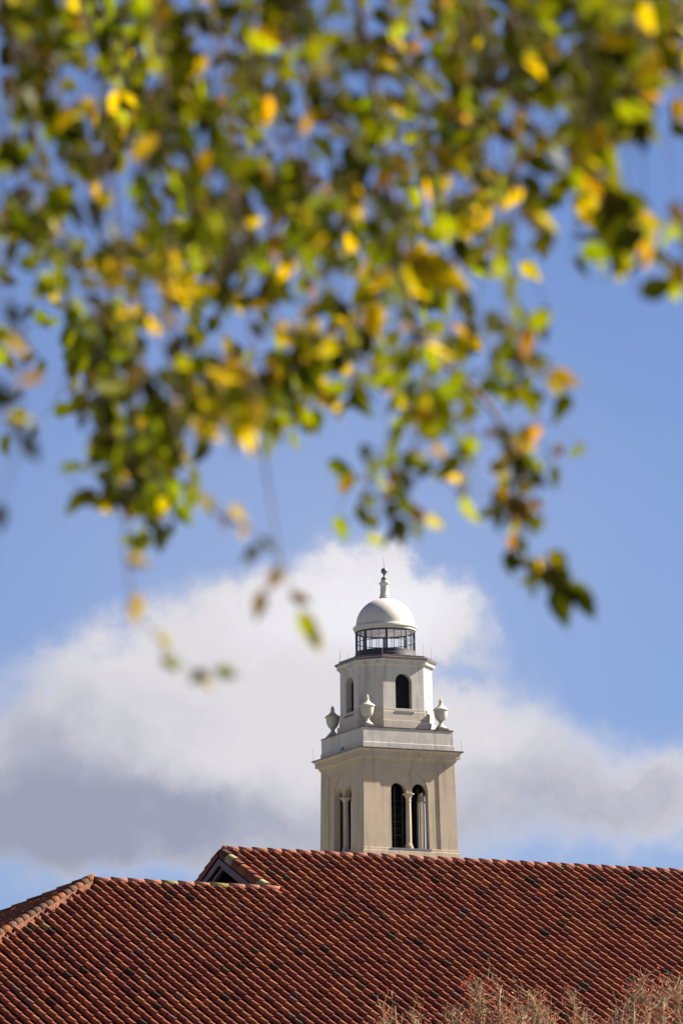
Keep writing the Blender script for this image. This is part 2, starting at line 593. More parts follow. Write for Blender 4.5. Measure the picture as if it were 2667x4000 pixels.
at_ = A * (1 - 0.017 * (z_btop - ZM) / A)      # half width of the wall at its top


def zc(py, over):
    return tz(py, -(at_ + over), -(at_ + over))


cor = MB()
pts = [(at_ - 0.05, z_btop - 0.04), (at_ + 0.035, z_btop - 0.02), (at_ + 0.04, zc(2961, .04)), (at_ + 0.085, zc(2959.5, .085)), (at_ + 0.10, zc(2953, .10)),
       (at_ + 0.15, zc(2949.5, .15)), (at_ + 0.155, zc(2946.7, .155)), (at_ + 0.265, zc(2946.4, .265)), (at_ + 0.27, zc(2929, .27)),
       (at_ + 0.29, zc(2926, .29)), (at_ + 0.34, zc(2922.5, .34)), (at_ + 0.385, zc(2919.2, .385))]
prof_sq(cor, pts)
build("cornice", cor, M_CREAM, tower)
AP = 2.93
z_cr = zc(2914.0, .43)
cr = MB()
prof_sq(cr, [(at_ + 0.35, zc(2919.2, .385) + 0.002), (at_ + 0.42, zc(2919.0, .42)), (at_ + 0.435, z_cr), (AP + 0.02, z_cr + 0.05)])
build("cornice_roof", cr, M_COPPER, tower)
# parapet block
zp_led = tz(2895.5, -AP - .03, -AP - .03); zp_top = tz(2838.5, -AP, -AP); zp_cap = tz(2834.6, -AP - .03, -AP - .03)
par = MB()
prof_sq(par, [(AP + 0.045, z_cr + 0.02), (AP + 0.045, zp_led - 0.01), (AP + 0.03, zp_led), (AP, zp_led + 0.015), (AP, zp_top)])
build("parapet", par, M_WHITE, tower)
pc = MB()
prof_sq(pc, [(AP - 0.05, zp_top + 0.002), (AP + 0.035, zp_top + 0.004), (AP + 0.045, zp_cap), (AP - 0.3, zp_cap + 0.03), (1.0, zp_cap + 0.12)])
build("parapet_cap", pc, M_COPPER, tower)
sp = MB(); sp.tube([(-AP - 0.02, -0.15, z_cr + 0.33), (-AP - 0.20, -0.32, z_cr + 0.20), (-AP - 0.36, -0.42, z_cr + 0.10)], 0.022, 6)
sp.lathe([(0.05, -0.04), (0.06, 0.0), (0.05, 0.05)], 10, (-AP - 0.05, -0.13, z_cr + 0.35))
build("waterspout", sp, M_FRAME, tower)

# octagonal stage
B, E = 2.387, 1.34
zo = lambda py, b=B, e=E: tz(py, -e, -b)
z_o1 = zo(2764.0); z_o1b = zo(2776.0); z_o2 = zo(2812.6)
z_obed = zo(2597.0); z_os = tz(2780.0, 0, -B); z_osp = tz(2630.4, 0, -B) - 0.535
ow = MB()
for k in range(4):
    c, s = math.cos(k * PI / 2), math.sin(k * PI / 2)
    def place(x, z, d, c=c, s=s):
        y = -B + d
        return (x * c - y * s, x * s + y * c, z)
    hole = arch(0, 1.07, z_os, z_osp, 24)
    ow.sheet(rect(-E, E, z_o1 - 0.4, z_obed + 0.05), [hole], place, 0.40)
    ow.add([place(E, z_o1 - 0.4, 0), (E * -s * 0 + (B * c - -E * s), (B * s + -E * c), z_o1 - 0.4), (B * c + E * s, B * s - E * c, z_obed + 0.05), place(E, z_obed + 0.05, 0)], [(0, 1, 2, 3)])
    dp = lambda x, z, d: place(x, z, d + 0.37)
    dpl = MB()
    dpl.add([dp(x, z, 0) for x, z in rect(-0.6, 0.6, z_os - 0.05, z_osp + 0.6)], [(0, 1, 2, 3)])
    for q in range(14):
        zz = z_os + 0.08 + q * 0.16
        dpl.add([dp(-0.56, zz, -0.02), dp(0.56, zz, -0.02), dp(0.56, zz + 0.10, -0.002), dp(-0.56, zz + 0.10, -0.002)], [(0, 1, 2, 3)])
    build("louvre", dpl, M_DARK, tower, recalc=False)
def obat(p):
    s = 1 - 0.008 * (p[2] - z_osp) / B
    return (p[0] * s, p[1] * s, p[2])
ow.map(obat)
build("octagon_wall", ow, M_WHITE, tower, recalc=False)
for k in range(4):
    sl = MB(); sl.box(-0.62, 0.62, -B - 0.10, -B + 0.38, z_os - 0.11, z_os + 0.01)
    so = build("sill", sl, M_SILL, tower); so.matrix_local = Matrix.Rotation(k * PI / 2, 4, 'Z')


def ooff(o):   # offset the octagon outward by o on every side
    return B + o, E + o * 0.4142


def prof_oct(mb, pts):
    mb.loft([octa(*ooff(o), z) for o, z in pts])


ob = MB()
prof_oct(ob, [(0.20, zp_cap - 0.05), (0.20, z_o2 - 0.01), (0.185, z_o2), (0.085, z_o2 + 0.012), (0.08, z_o1b - 0.01), (0.065, z_o1b), (0.05, z_o1b + 0.01),
              (0.05, z_o1 - 0.01), (0.04, z_o1), (-0.02, z_o1 + 0.01)])
build("octagon_base", ob, M_BAND, tower)
oc = MB()
zoc = lambda py, o: tz(py, -(E + o * .41), -(B + o))
prof_oct(oc, [(-0.06, z_obed - 0.05), (0.02, z_obed - 0.01), (0.03, zoc(2595, .03)), (0.075, zoc(2592, .075)), (0.085, zoc(2587, .085)), (0.165, zoc(2586.4, .165)),
              (0.17, zoc(2576.5, .17)), (0.20, zoc(2574, .2)), (0.245, zoc(2570.5, .245))])
build("octagon_cornice", oc, M_WHITE, tower)
orf = MB()
z_or1 = zoc(2561.5, .29)
prof_oct(orf, [(0.22, zoc(2570.4, .245) + 0.004), (0.275, zoc(2569.8, .275)), (0.29, z_or1), (0.04, z_or1 + 0.075), (0.055, z_or1 + 0.08), (0.06, z_or1 + 0.175), (-0.45, z_or1 + 0.24), (-0.55, z_or1 + 0.28)])
build("octagon_roof", orf, M_COPPER, tower)

# lantern
zax = lambda py: tz(py, 0, 0)
RL = 1.763
z_lb, z_lt = zax(2554.0), zax(2470.0)
lb = MB()
lb.lathe([(RL + 0.12, z_or1 + 0.20), (RL + 0.10, z_lb - 0.16), (RL + 0.045, z_lb - 0.13), (RL + 0.04, z_lb), (RL - 0.15, z_lb), (RL - 0.15, z_or1 + 0.20)], 64, cap0=False, cap1=False)
lantern_base = build("lantern_base", lb, M_FRAME, tower)
gl = MB(); gl.smooth = True
gl.lathe([(RL - 0.03, z_lb), (RL - 0.03, z_lt)], 64, cap0=False, cap1=False)
build("lantern_glass", gl, M_GLASS, tower)
# direction to the camera in tower coordinates
camdir = math.atan2(-TY, -TX) - TH_T


def polar(phi, r):
    a = camdir + math.radians(phi)
    return r * math.cos(a), r * math.sin(a)


for q in range(8):
    po = MB()
    phi = 2.4 + 45 * q
    w = 0.068 / RL * 180 / PI
    for r0, r1 in ((RL - 0.07, RL + 0.02),):
        p = [(*polar(a, r), z) for z in (z_lb - 0.002, z_lt + 0.002) for r in (r0, r1) for a in (phi - w, phi + w)]
        po.hexa(p)
    build("lantern_post", po, M_FRAME, tower)
br = MB()
for q in range(8):
    for j in (1, 2):
        phi = 2.4 + 45 * q + 15 * j
        w = 0.012 / RL * 180 / PI
        br.hexa([(*polar(a, r), z) for z in (z_lb - 0.001, z_lt + 0.001) for r in (RL - 0.045, RL + 0.005) for a in (phi - w, phi + w)])
zmid = (z_lb + z_lt) / 2
for zz, hh, d in ((zmid, 0.018, 0.0), (z_lb + 0.045, 0.045, 0.006), (z_lt - 0.05, 0.05, 0.006)):
    br.lathe([(RL - 0.045 - d, zz - hh), (RL + 0.008 + d, zz - hh), (RL + 0.008 + d, zz + hh), (RL - 0.045 - d, zz + hh), (RL - 0.045 - d, zz - hh)], 64, cap0=False, cap1=False)
build("glazing_bars", br, M_FRAME, tower)
ce = MB()
ce.lathe([(RL - 0.05, z_lt - 0.01), (RL - 0.05, z_lt + 0.03)], 48)
for q in range(4):
    a = q * PI / 4 + 0.2
    dx, dy = math.cos(a), math.sin(a)
    nx, ny = -dy * 0.035, dx * 0.035
    L = RL - 0.12
    ce.hexa([(dx * L * k + nx * m, dy * L * k + ny * m, z) for z in (z_lt - 0.075, z_lt - 0.012) for k in (-1, 1) for m in (-1, 1)])
build("lantern_ceiling", ce, M_CEIL, tower)
fl = MB(); fl.lathe([(RL - 0.16, z_lb - 0.12), (RL - 0.16, z_lb - 0.10)], 48)
build("lantern_bounce_floor", fl, M_DOME, tower)  # pale floor added inside the lantern to bounce light onto its ceiling
dc = MB()
z_d0 = zax(2451.5)
dc.lathe([(RL - 0.06, z_lt), (1.80, z_lt), (1.845, z_lt + 0.02), (1.855, z_lt + 0.09), (1.83, z_lt + 0.10), (1.83, z_lt + 0.125), (1.875, z_lt + 0.135), (1.915, z_lt + 0.17),
          (1.92, z_d0 - 0.03), (1.90, z_d0), (1.5, z_d0 + 0.05)], 72, cap0=False)
build("dome_cornice", dc, M_DOME, tower)
dm = MB(); dm.smooth = True
z_da = zax(2338.5)
H = z_da - z_d0
pr = [(1.80, z_d0 - 0.01), (1.755, z_d0 + 0.03), (1.738, z_d0 + 0.10)]
for i in range(1, 25):
    a = i / 24 * PI / 2
    pr.append((1.735 * math.cos(a) + 0.0, z_d0 + 0.10 + (H - 0.10) * math.sin(a)))
dm.lathe(pr, 72)
build("dome", dm, M_DOME, tower)
fin = MB()
fz = lambda py: zax(py)
fin.lathe([(0.32, fz(2350)), (0.315, fz(2333)), (0.285, fz(2331)), (0.29, fz(2326)), (0.25, fz(2323)), (0.245, fz(2300)), (0.235, fz(2287)), (0.27, fz(2285)), (0.32, fz(2281)),
           (0.325, fz(2277)), (0.22, fz(2276.5)), (0.215, fz(2271)), (0.19, fz(2266))], 32)
finial = build("finial_pedestal", fin, M_DOME, tower)
fb = MB(); fb.smooth = False
cb, rb = fz(2231.0), 0.193
pr = [(0.15, fz(2267)), (0.185, fz(2264)), (0.19, fz(2259)), (0.15, fz(2257)), (0.10, fz(2255)), (0.06, fz(2251)), (0.055, fz(2247)), (0.09, fz(2243.5))]
for i in range(3, 21):
    a = -PI / 2 + PI * i / 20
    pr.append((rb * math.cos(a), cb + rb * math.sin(a)))
fb.lathe(pr, 32)
build("finial_ball", fb, M_VERD, tower, smooth=True)
rd = MB(); rd.tube([(0, 0, cb + rb - 0.02), (-0.05, 0, fz(2173))], [0.016, 0.007], 6)
build("lightning_rod", rd, M_ROD, tower)
for x, y in octa(B - 0.05, E - 0.02, 0)[:8] and [(p[0], p[1]) for p in octa(B - 0.02, E, 0)]:
    rd = MB(); rd.tube([(x, y, z_or1 + 0.1), (x, y, z_or1 + 0.92)], [0.012, 0.008], 5)
    build("lightning_rod", rd, M_ROD, tower)
for x, y in ((-1, 1), (1, -1), (1, 1)):
    h = at_ + 0.33
    rd = MB(); rd.tube([(x * h, y * h, z_cr), (x * h - 0.02, y * h, z_cr + 0.72)], [0.013, 0.009], 5)
    build("lightning_rod", rd, M_ROD, tower)

# ------------------------------------------------------------------ urns on the parapet
UP = [(62, 0), (64, 8), (60, 16), (46, 28), (32, 44), (22, 62), (21, 70), (30, 78), (31, 86), (26, 90), (40, 94), (56, 110), (68, 140), (74, 172), (78, 205)]
UL = [(78, 206), (88, 210), (89, 217), (85, 224), (80, 227), (70, 236), (45, 253), (28, 273), (20, 294), (20, 301), (27, 306), (27, 311), (16, 316), (19, 326), (17, 336), (9, 343), (2, 346)]
KU = 0.00523


def urn(sx, sy, label):
    x, y = sx * (AP - 0.52), sy * (AP - 0.52)
    wx, wy = TX + x * ct - y * st, TY + x * st + y * ct
    t = thing("stone_urn", label, "urn", (wx, wy, zp_cap + 0.03), TH_T, "stone urns on the tower parapet")
    p = MB(); p.loft([sq(0.36, -0.03), sq(0.36, 0.05), sq(0.32, 0.055), sq(0.32, 0.125)])
    build("plinth", p, M_COPPER, t)
    b = MB(); b.lathe([(r * KU, 0.125 + z * KU) for r, z in UP], 36); build("urn_body", b, M_URN, t, smooth=False)
    l = MB(); l.lathe([(r * KU, 0.125 + z * KU) for r, z in UL], 36); build("urn_lid", l, M_URN, t, smooth=False)


def auto_smooth(obj, ang=40):
    """Mark edges sharper than ang as sharp and shade the rest smooth."""
    import bmesh
    bm = bmesh.new(); bm.from_mesh(obj.data)
    for e in bm.edges:
        e.smooth = len(e.link_faces) == 2 and e.calc_face_angle(0) < math.radians(ang)
    for f in bm.faces: f.smooth = True
    bm.to_mesh(obj.data); bm.free()


urn(-1, -1, "lidded stone urn in front of the octagonal stage, on the tower's nearest parapet corner")
urn(-1, 1, "shaded lidded stone urn standing against the sky at the parapet's left end")
urn(1, -1, "sunlit lidded stone urn at the parapet's right end beside the octagon's sunlit side")
for o in list(COL.objects):
    if o.name.split('.')[0] in ("urn_body", "urn_lid", "column", "dome_cornice", "lantern_base", "finial_pedestal"):
        auto_smooth(o)

# ================================================================== the tiled building
TH_R, BETA = math.radians(27.2), math.radians(25.5)
cr_, sr_ = math.cos(TH_R), math.sin(TH_R)
tb = math.tan(BETA)
R0 = at_depth(861.0, 3339.0, 141.0)           # main ridge, gable end
UR, NR = np.array([cr_, sr_, 0]), np.array([sr_, -cr_, 0])     # along the ridge; towards the camera


def front_hit(px, py):
    """(u, r) where the pixel's ray meets the front slope plane (r = horizontal distance from the ridge)."""
    d = FW + CR * (px - 1333.5) / F - CU * (py - 2000.0) / F
    nrm = NR * tb + np.array([0, 0, 1.0])
    t = np.dot(R0 - EYE, nrm) / np.dot(d, nrm)
    p = EYE + d * t - R0
    return float(p @ UR), float(p @ NR)


uL, rA = front_hit(350, 3460)
_, rB = front_hit(1040, 3492)
rL = (rA + rB) / 2
hu, hr = front_hit(0, 3668)
hip_k = (uL - hu) / (hr - rA)                  # how far the hip runs sideways per metre of run
print("ridge", uL, rA, rB, "hip", hu, hr, hip_k)
hip_k = 0.0 + hip_k
EAVE = 15.0
U1 = 30.0
ZR = R0[2]
bld = thing("tiled_roof_building", "long building under a red barrel tile roof with a small open gable", "building", (R0[0], R0[1], 0), TH_R)
# local coordinates: x along the ridge, y away from the camera (r = -y), z up


def zr(r):
    return ZR - r * tb


TERRA = [((0.195, 0.060, 0.030), .46), ((0.160, 0.046, 0.028), .30), ((0.225, 0.080, 0.035), .13), ((0.115, 0.033, 0.027), .07), ((0.125, 0.062, 0.050), .02),
         ((0.034, 0.020, 0.014), .020), ((0.062, 0.038, 0.022), .012), ((0.16, 0.120, 0.04), .002)]
_tc = [c for c, _ in TERRA]; _tp = np.array([p for _, p in TERRA]); _tp = _tp / _tp.sum()


def tint():
    c = np.array(_tc[RNG.choice(len(_tc), p=_tp)])
    return tuple(np.clip(c * RNG.uniform(0.82, 1.18) * RNG.uniform(0.95, 1.05, 3), 0, 1))


PITCH_U, EXPO, TLEN = 0.287, 0.38, 0.455


def barrel(mb, base, ax, side_, up, length, r_up, r_lo, lift, seg=7, sag=1.0, thick=0.014, col=(1, 1, 1)):
    """One barrel tile: base = centre of its upper end on the roof plane, ax = downslope, side_ across, up = normal."""
    mb.col = col; mb.smooth = True
    o = len(mb.v)
    for (rr, l, h) in ((r_up, 0.0, 0.0), (r_lo, length, lift), (r_lo - thick, length, lift)):
        for j in range(seg + 1):
            a = PI * j / seg
            p = base + ax * l + side_ * (rr * math.cos(a)) + up * (h + sag * rr * math.sin(a))
            mb.v.append(tuple(p))
    n = seg + 1
    for j in range(seg):
        mb.face((o + j, o + j + 1, o + n + j + 1, o + n + j))
    mb.smooth = False
    for j in range(seg):
        mb.face((o + n + j, o + n + j + 1, o + 2 * n + j + 1, o + 2 * n + j))
    # inner surface as seen from below
    mb.smooth = True


def lay(mb, org, along, down, up, n_cols, n_rows, inside, pitch=PITCH_U, u_off=0.0, s_off=0.0):
    """Cover and pan tiles on one slope. org: point on the ridge; along: across the columns; down: downslope."""
    for i in range(n_cols):
        u = u_off + i * pitch
        wob = RNG.normal(0, 0.006)
        for j in range(n_rows):
            s = s_off + j * EXPO
            if inside(u, s):
                b = org + along * (u + wob + RNG.normal(0, 0.004)) + down * (s - 0.05 + RNG.normal(0, 0.016)) + up * (0.100 + RNG.normal(0, 0.004))
                tw = RNG.normal(0, 0.012)
                barrel(mb, b, (down + along * tw), along, up, TLEN, 0.063, 0.073, 0.018, 10, 1.22, 0.013, tint())
            u2 = u + pitch / 2
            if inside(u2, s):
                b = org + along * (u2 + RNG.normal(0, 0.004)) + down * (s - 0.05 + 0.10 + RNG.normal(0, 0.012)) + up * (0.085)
                barrel(mb, b, down, along, up, TLEN, 0.100, 0.082, 0.020, 5, -0.95, 0.014, tuple(np.array(tint()) * 0.15))  # pan tint cut to near-black: shade of the valleys put into the colour


X, Yv, Zv = np.array([1.0, 0, 0]), np.array([0, 1.0, 0]), np.array([0, 0, 1.0])
cb_, sb_ = math.cos(BETA), math.sin(BETA)
down_f, up_f = np.array([0, -cb_, -sb_]), np.array([0, -sb_, cb_])
down_b, up_b = np.array([0, cb_, -sb_]), np.array([0, sb_, cb_])
ORG = np.array([0, 0, ZR])
sL = rL / cb_


def in_front(u, s):
    r = s * cb_
    if r > EAVE: return False
    if s < 0: return False
    if u >= 0.29: return u < U1
    if r < rL + 0.02: return False
    return u > uL - hip_k * (r - rL) + 0.12


rf = MB()
n0 = int((uL - hip_k * (EAVE - rL)) / PITCH_U) - 1
n0 = max(n0, -60)
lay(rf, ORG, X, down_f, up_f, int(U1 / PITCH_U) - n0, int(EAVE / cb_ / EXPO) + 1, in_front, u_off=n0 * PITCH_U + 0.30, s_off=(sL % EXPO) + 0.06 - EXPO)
# back slopes (seen only at the gable's far rake and past the hip)
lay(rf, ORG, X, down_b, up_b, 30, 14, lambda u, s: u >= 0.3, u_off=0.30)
ZL = zr(rL)
LOW = np.array([0, -rL, ZL])
# slope of the hip end: falls towards -x
hb_t = tb / hip_k
hb_a = math.atan(hb_t)
down_h, up_h = np.array([-math.cos(hb_a), 0, -math.sin(hb_a)]), np.array([-math.sin(hb_a), 0, math.cos(hb_a)])
HORG = np.array([uL, -rL, ZL])
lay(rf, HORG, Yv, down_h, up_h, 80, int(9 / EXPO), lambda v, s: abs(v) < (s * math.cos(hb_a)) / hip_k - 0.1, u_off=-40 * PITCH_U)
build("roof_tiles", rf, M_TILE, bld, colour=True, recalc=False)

# underlay, walls, eaves
dk = MB()
lowb = EAVE - rL
xl_e = uL - hip_k * (EAVE - rL)
ze = zr(EAVE)
D = 0.012
dk.add([(0.12, 0, ZR), (U1, 0, ZR), (U1, -EAVE, ze), (xl_e, -EAVE, ze), (uL, -rL, ZL), (0.12, -rL, ZL)], [(0, 5, 4, 3, 2, 1)])
dk.add([(0.12, 0, ZR - D), (U1, 0, ZR - D), (U1, EAVE, ze - D), (0.12, EAVE, ze - D)], [(0, 1, 2, 3)])
yb = -rL + lowb
dk.add([(uL, -rL, ZL), (0.12, -rL, ZL), (0.12, yb, ze), (xl_e, yb, ze)], [(0, 1, 2, 3)])
dk.add([(uL, -rL, ZL), (xl_e, yb, ze), (xl_e, -EAVE, ze)], [(0, 1, 2)])
build("roof_deck", dk, M_DECK, bld)
wl = MB()
wl.box(xl_e + 0.6, U1 - 0.6, -EAVE + 0.7, EAVE - 0.7, 0, ze - 0.05)
build("wall", wl, M_WALL, bld)
ev = MB(); ev.box(xl_e, U1, -EAVE - 0.05, -EAVE + 0.12, ze - 0.22, ze - 0.02)
build("eave_board", ev, M_BOARD, bld)
rg = MB()
rg.add([(U1 - 0.5, -EAVE + .7, ze - .05), (U1 - 0.5, EAVE - .7, ze - .05), (U1 - 0.5, 0, ZR - .3)], [(0, 1, 2)])
build("gable_wall", rg, M_WALL, bld)

CAPC = [(0.34, 0.140, 0.090), (0.31, 0.120, 0.075), (0.36, 0.160, 0.105), (0.29, 0.112, 0.078)]


def caps(name, p0, p1, up, r=0.120, expo=0.40, first=0.0, special=(), start_big=False, palette=CAPC, sag=0.95):
    """Row of overlapping half-round tiles from p0 (their upper end) to p1."""
    mb = MB()
    ax = p1 - p0; L = np.linalg.norm(ax); ax = ax / L
    side_ = np.cross(up, ax)
    nt = max(2, round(L / expo))
    cuts = [L * k / nt + (RNG.normal(0, expo * 0.035) if 0 < k < nt else 0) for k in range(nt + 1)]
    for i in range(nt):
        s, e = cuts[i], cuts[i + 1] - cuts[i]
        c = np.array(palette[RNG.integers(len(palette))]) * RNG.uniform(0.9, 1.1)
        if i in special: c = np.array((0.28, 0.24, 0.08))
        b = p0 + ax * s + up * RNG.normal(0, 0.004)
        b = b - ax * 0.07
        barrel(mb, b, ax, side_, up, e + 0.07, r - 0.012, r + 0.008, 0.016, 10, sag, 0.022, tuple(c))
    return build(name, mb, M_TILE, bld, colour=True, recalc=False)


upz = np.array([0, 0, 1.0])
hcap = 0.10
# ridge tiles overlap towards the gable end (the lap's dark step faces left in the photograph)
caps("ridge_tiles", np.array([U1, 0, ZR + hcap]), np.array([0.10, 0, ZR + hcap]), upz, special=(27,))
re_ = MB(); re_.smooth = True; re_.col = (0.30, 0.12, 0.085)
re_.loft([[(0.12 - 0.10 * math.sin(k / 5 * PI / 2), 0.143 * math.cos(k / 5 * PI / 2) * math.cos(PI * j / 12) , ZR + hcap + 0.01 + 0.135 * math.cos(k / 5 * PI / 2) * math.sin(PI * j / 12)) for j in range(13)] for k in range(6)], False, False)
build('ridge_end_cap', re_, M_TILE, bld, colour=True, recalc=False)
caps("lower_ridge_tiles", np.array([0.22, -rL, ZL + hcap]), np.array([uL + 0.12, -rL, ZL + hcap]), upz, expo=0.43, special=(3, 6))
mo = MB()
mo.box(uL + 0.05, 0.25, -rL - 0.085, -rL + 0.085, ZL - 0.12, ZL + hcap + 0.03)
mo.box(0.02, U1, -0.085, 0.085, ZR - 0.12, ZR + hcap + 0.03)
for yy in (-1, 1):
    a0 = np.array([uL, -rL, ZL + hcap - 0.10]); a1 = np.array([uL - hip_k * 9.0, -rL + yy * 9.0, ZL + hcap - 0.10 - tb * 9.0])
    ax = (a1 - a0) / np.linalg.norm(a1 - a0); sd_ = np.cross(ax, upz); sd_ /= np.linalg.norm(sd_)
    mo.hexa([p + sd_ * m + upz * h for p in (a0, a1) for h in (-0.10, 0.13) for m in (-0.105, 0.105)])
build("mortar", mo, plain("ridge_mortar", (0.13, 0.05, 0.026), (0.07, 0.032, 0.02), 0.95, 8.0, 0.1), bld)
HIPC = [(0.1364, 0.05153, 0.0197), (0.08715, 0.04168, 0.02577), (0.1592, 0.05911, 0.01819), (0.05305, 0.0288, 0.01895)]
hq = 8.0
for nm, yy in (("hip_tiles", -1), ("hip_tiles", 1)):
    p0 = np.array([uL, -rL, ZL + hcap])
    p1 = np.array([uL - hip_k * hq, -rL + yy * hq, ZL + hcap - tb * hq])
    ax = (p1 - p0) / np.linalg.norm(p1 - p0)
    upn = upz - ax * ax[2]; upn /= np.linalg.norm(upn)
    caps(nm, p0 - ax * (0.16 if yy < 0 else 0.0) + upz * 0.03, p1 + upz * 0.03, upn, r=0.118, expo=0.40, palette=HIPC)

# rake of the gable: edge tiles, boards, dark opening with rafters
rk = MB()
for sgn, dn, upn, n in ((-1, down_f, up_f, 0), (1, down_b, up_b, 0)):
    rows = int((rL / cb_ + 0.15) / EXPO) + 1 if sgn < 0 else int(4.0 / EXPO)
    for j in range(rows):
        b = ORG + np.array([0.06, 0, 0]) + dn * (j * EXPO - 0.02) + upn * (0.075 + RNG.normal(0, .003))
        c = tint()
        if sgn < 0 and j in (1, 6): c = (0.30, 0.25, 0.14)
        barrel(rk, b, dn, X, upn, TLEN, 0.108, 0.128, 0.02, 8, 0.80, 0.016, c)
        q = [b + X * -0.122 + dn * (EXPO * k + 0.05) + upn * m for k in (0, 1.0) for m in (0.03, -0.115)]
        rk.col = tuple(np.array(c) * 0.9); rk.smooth = False
        rk.add(q, [(0, 1, 3, 2)])
build("rake_tiles", rk, M_TILE, bld, colour=True, recalc=False)


def tri_board(mb, x0, x1, drop0, drop1, rmax_f, rmax_b):
    """Sloping boards under both rakes between two depths below the roof plane."""
    for sgn, rm in ((-1, rmax_f), (1, rmax_b)):
        z0, z1 = ZR - drop0, ZR - drop1
        p = [(x, y, z) for z, _ in ((0, 0),) for y in () for x in ()]
        a = [(0, z0), (sgn * rm, z0 - rm * tb), (sgn * rm, z1 - rm * tb), (0, z1)]
        o = len(mb.v)
        for x in (x0, x1):
            mb.v.extend((x, y, z) for y, z in a)
        mb.face((o, o + 1, o + 2, o + 3)); mb.face((o + 7, o + 6, o + 5, o + 4))
        for j in range(4):
            k = (j + 1) % 4
            mb.face((o + j, o + 4 + j, o + 4 + k, o + k))


bb = MB(); tri_board(bb, -0.05, 0.02, 0.10, 0.26, rL + 0.3, rL + 2.2)
build("bargeboard", bb, M_BOARD, bld)
tr = MB(); tri_board(tr, 0.06, 0.16, 0.264, 0.37, rL + 0.3, rL + 2.2)
build("gable_trim", tr, M_BOARD, bld)
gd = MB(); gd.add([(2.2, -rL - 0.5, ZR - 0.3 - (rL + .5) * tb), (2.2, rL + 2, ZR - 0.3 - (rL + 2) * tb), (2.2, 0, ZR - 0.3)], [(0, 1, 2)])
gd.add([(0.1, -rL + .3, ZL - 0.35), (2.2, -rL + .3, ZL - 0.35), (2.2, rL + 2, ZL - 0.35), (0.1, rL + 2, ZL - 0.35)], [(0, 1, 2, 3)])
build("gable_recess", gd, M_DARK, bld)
for rr in (-0.9, -0.25, 0.5):
    ra = MB(); y = rr
    ra.hexa([(x, y + dy + (0.9 if k else 0) * 0.0, z) for z in (ZL - 0.3, ZL - 0.2 + (abs(rL) - abs(rr)) * tb * 0.25) for dy in (-0.04, 0.04) for x, k in ((0.2, 0), (2.1, 1))])
    build("rafter", ra, M_BOARD, bld)

# ================================================================== bare trees with red leaves in front of the roof
M_PALE = plain("pale_bark", (0.30, 0.215, 0.130), (0.17, 0.118, 0.065), 0.85, 6.0, 0.2)


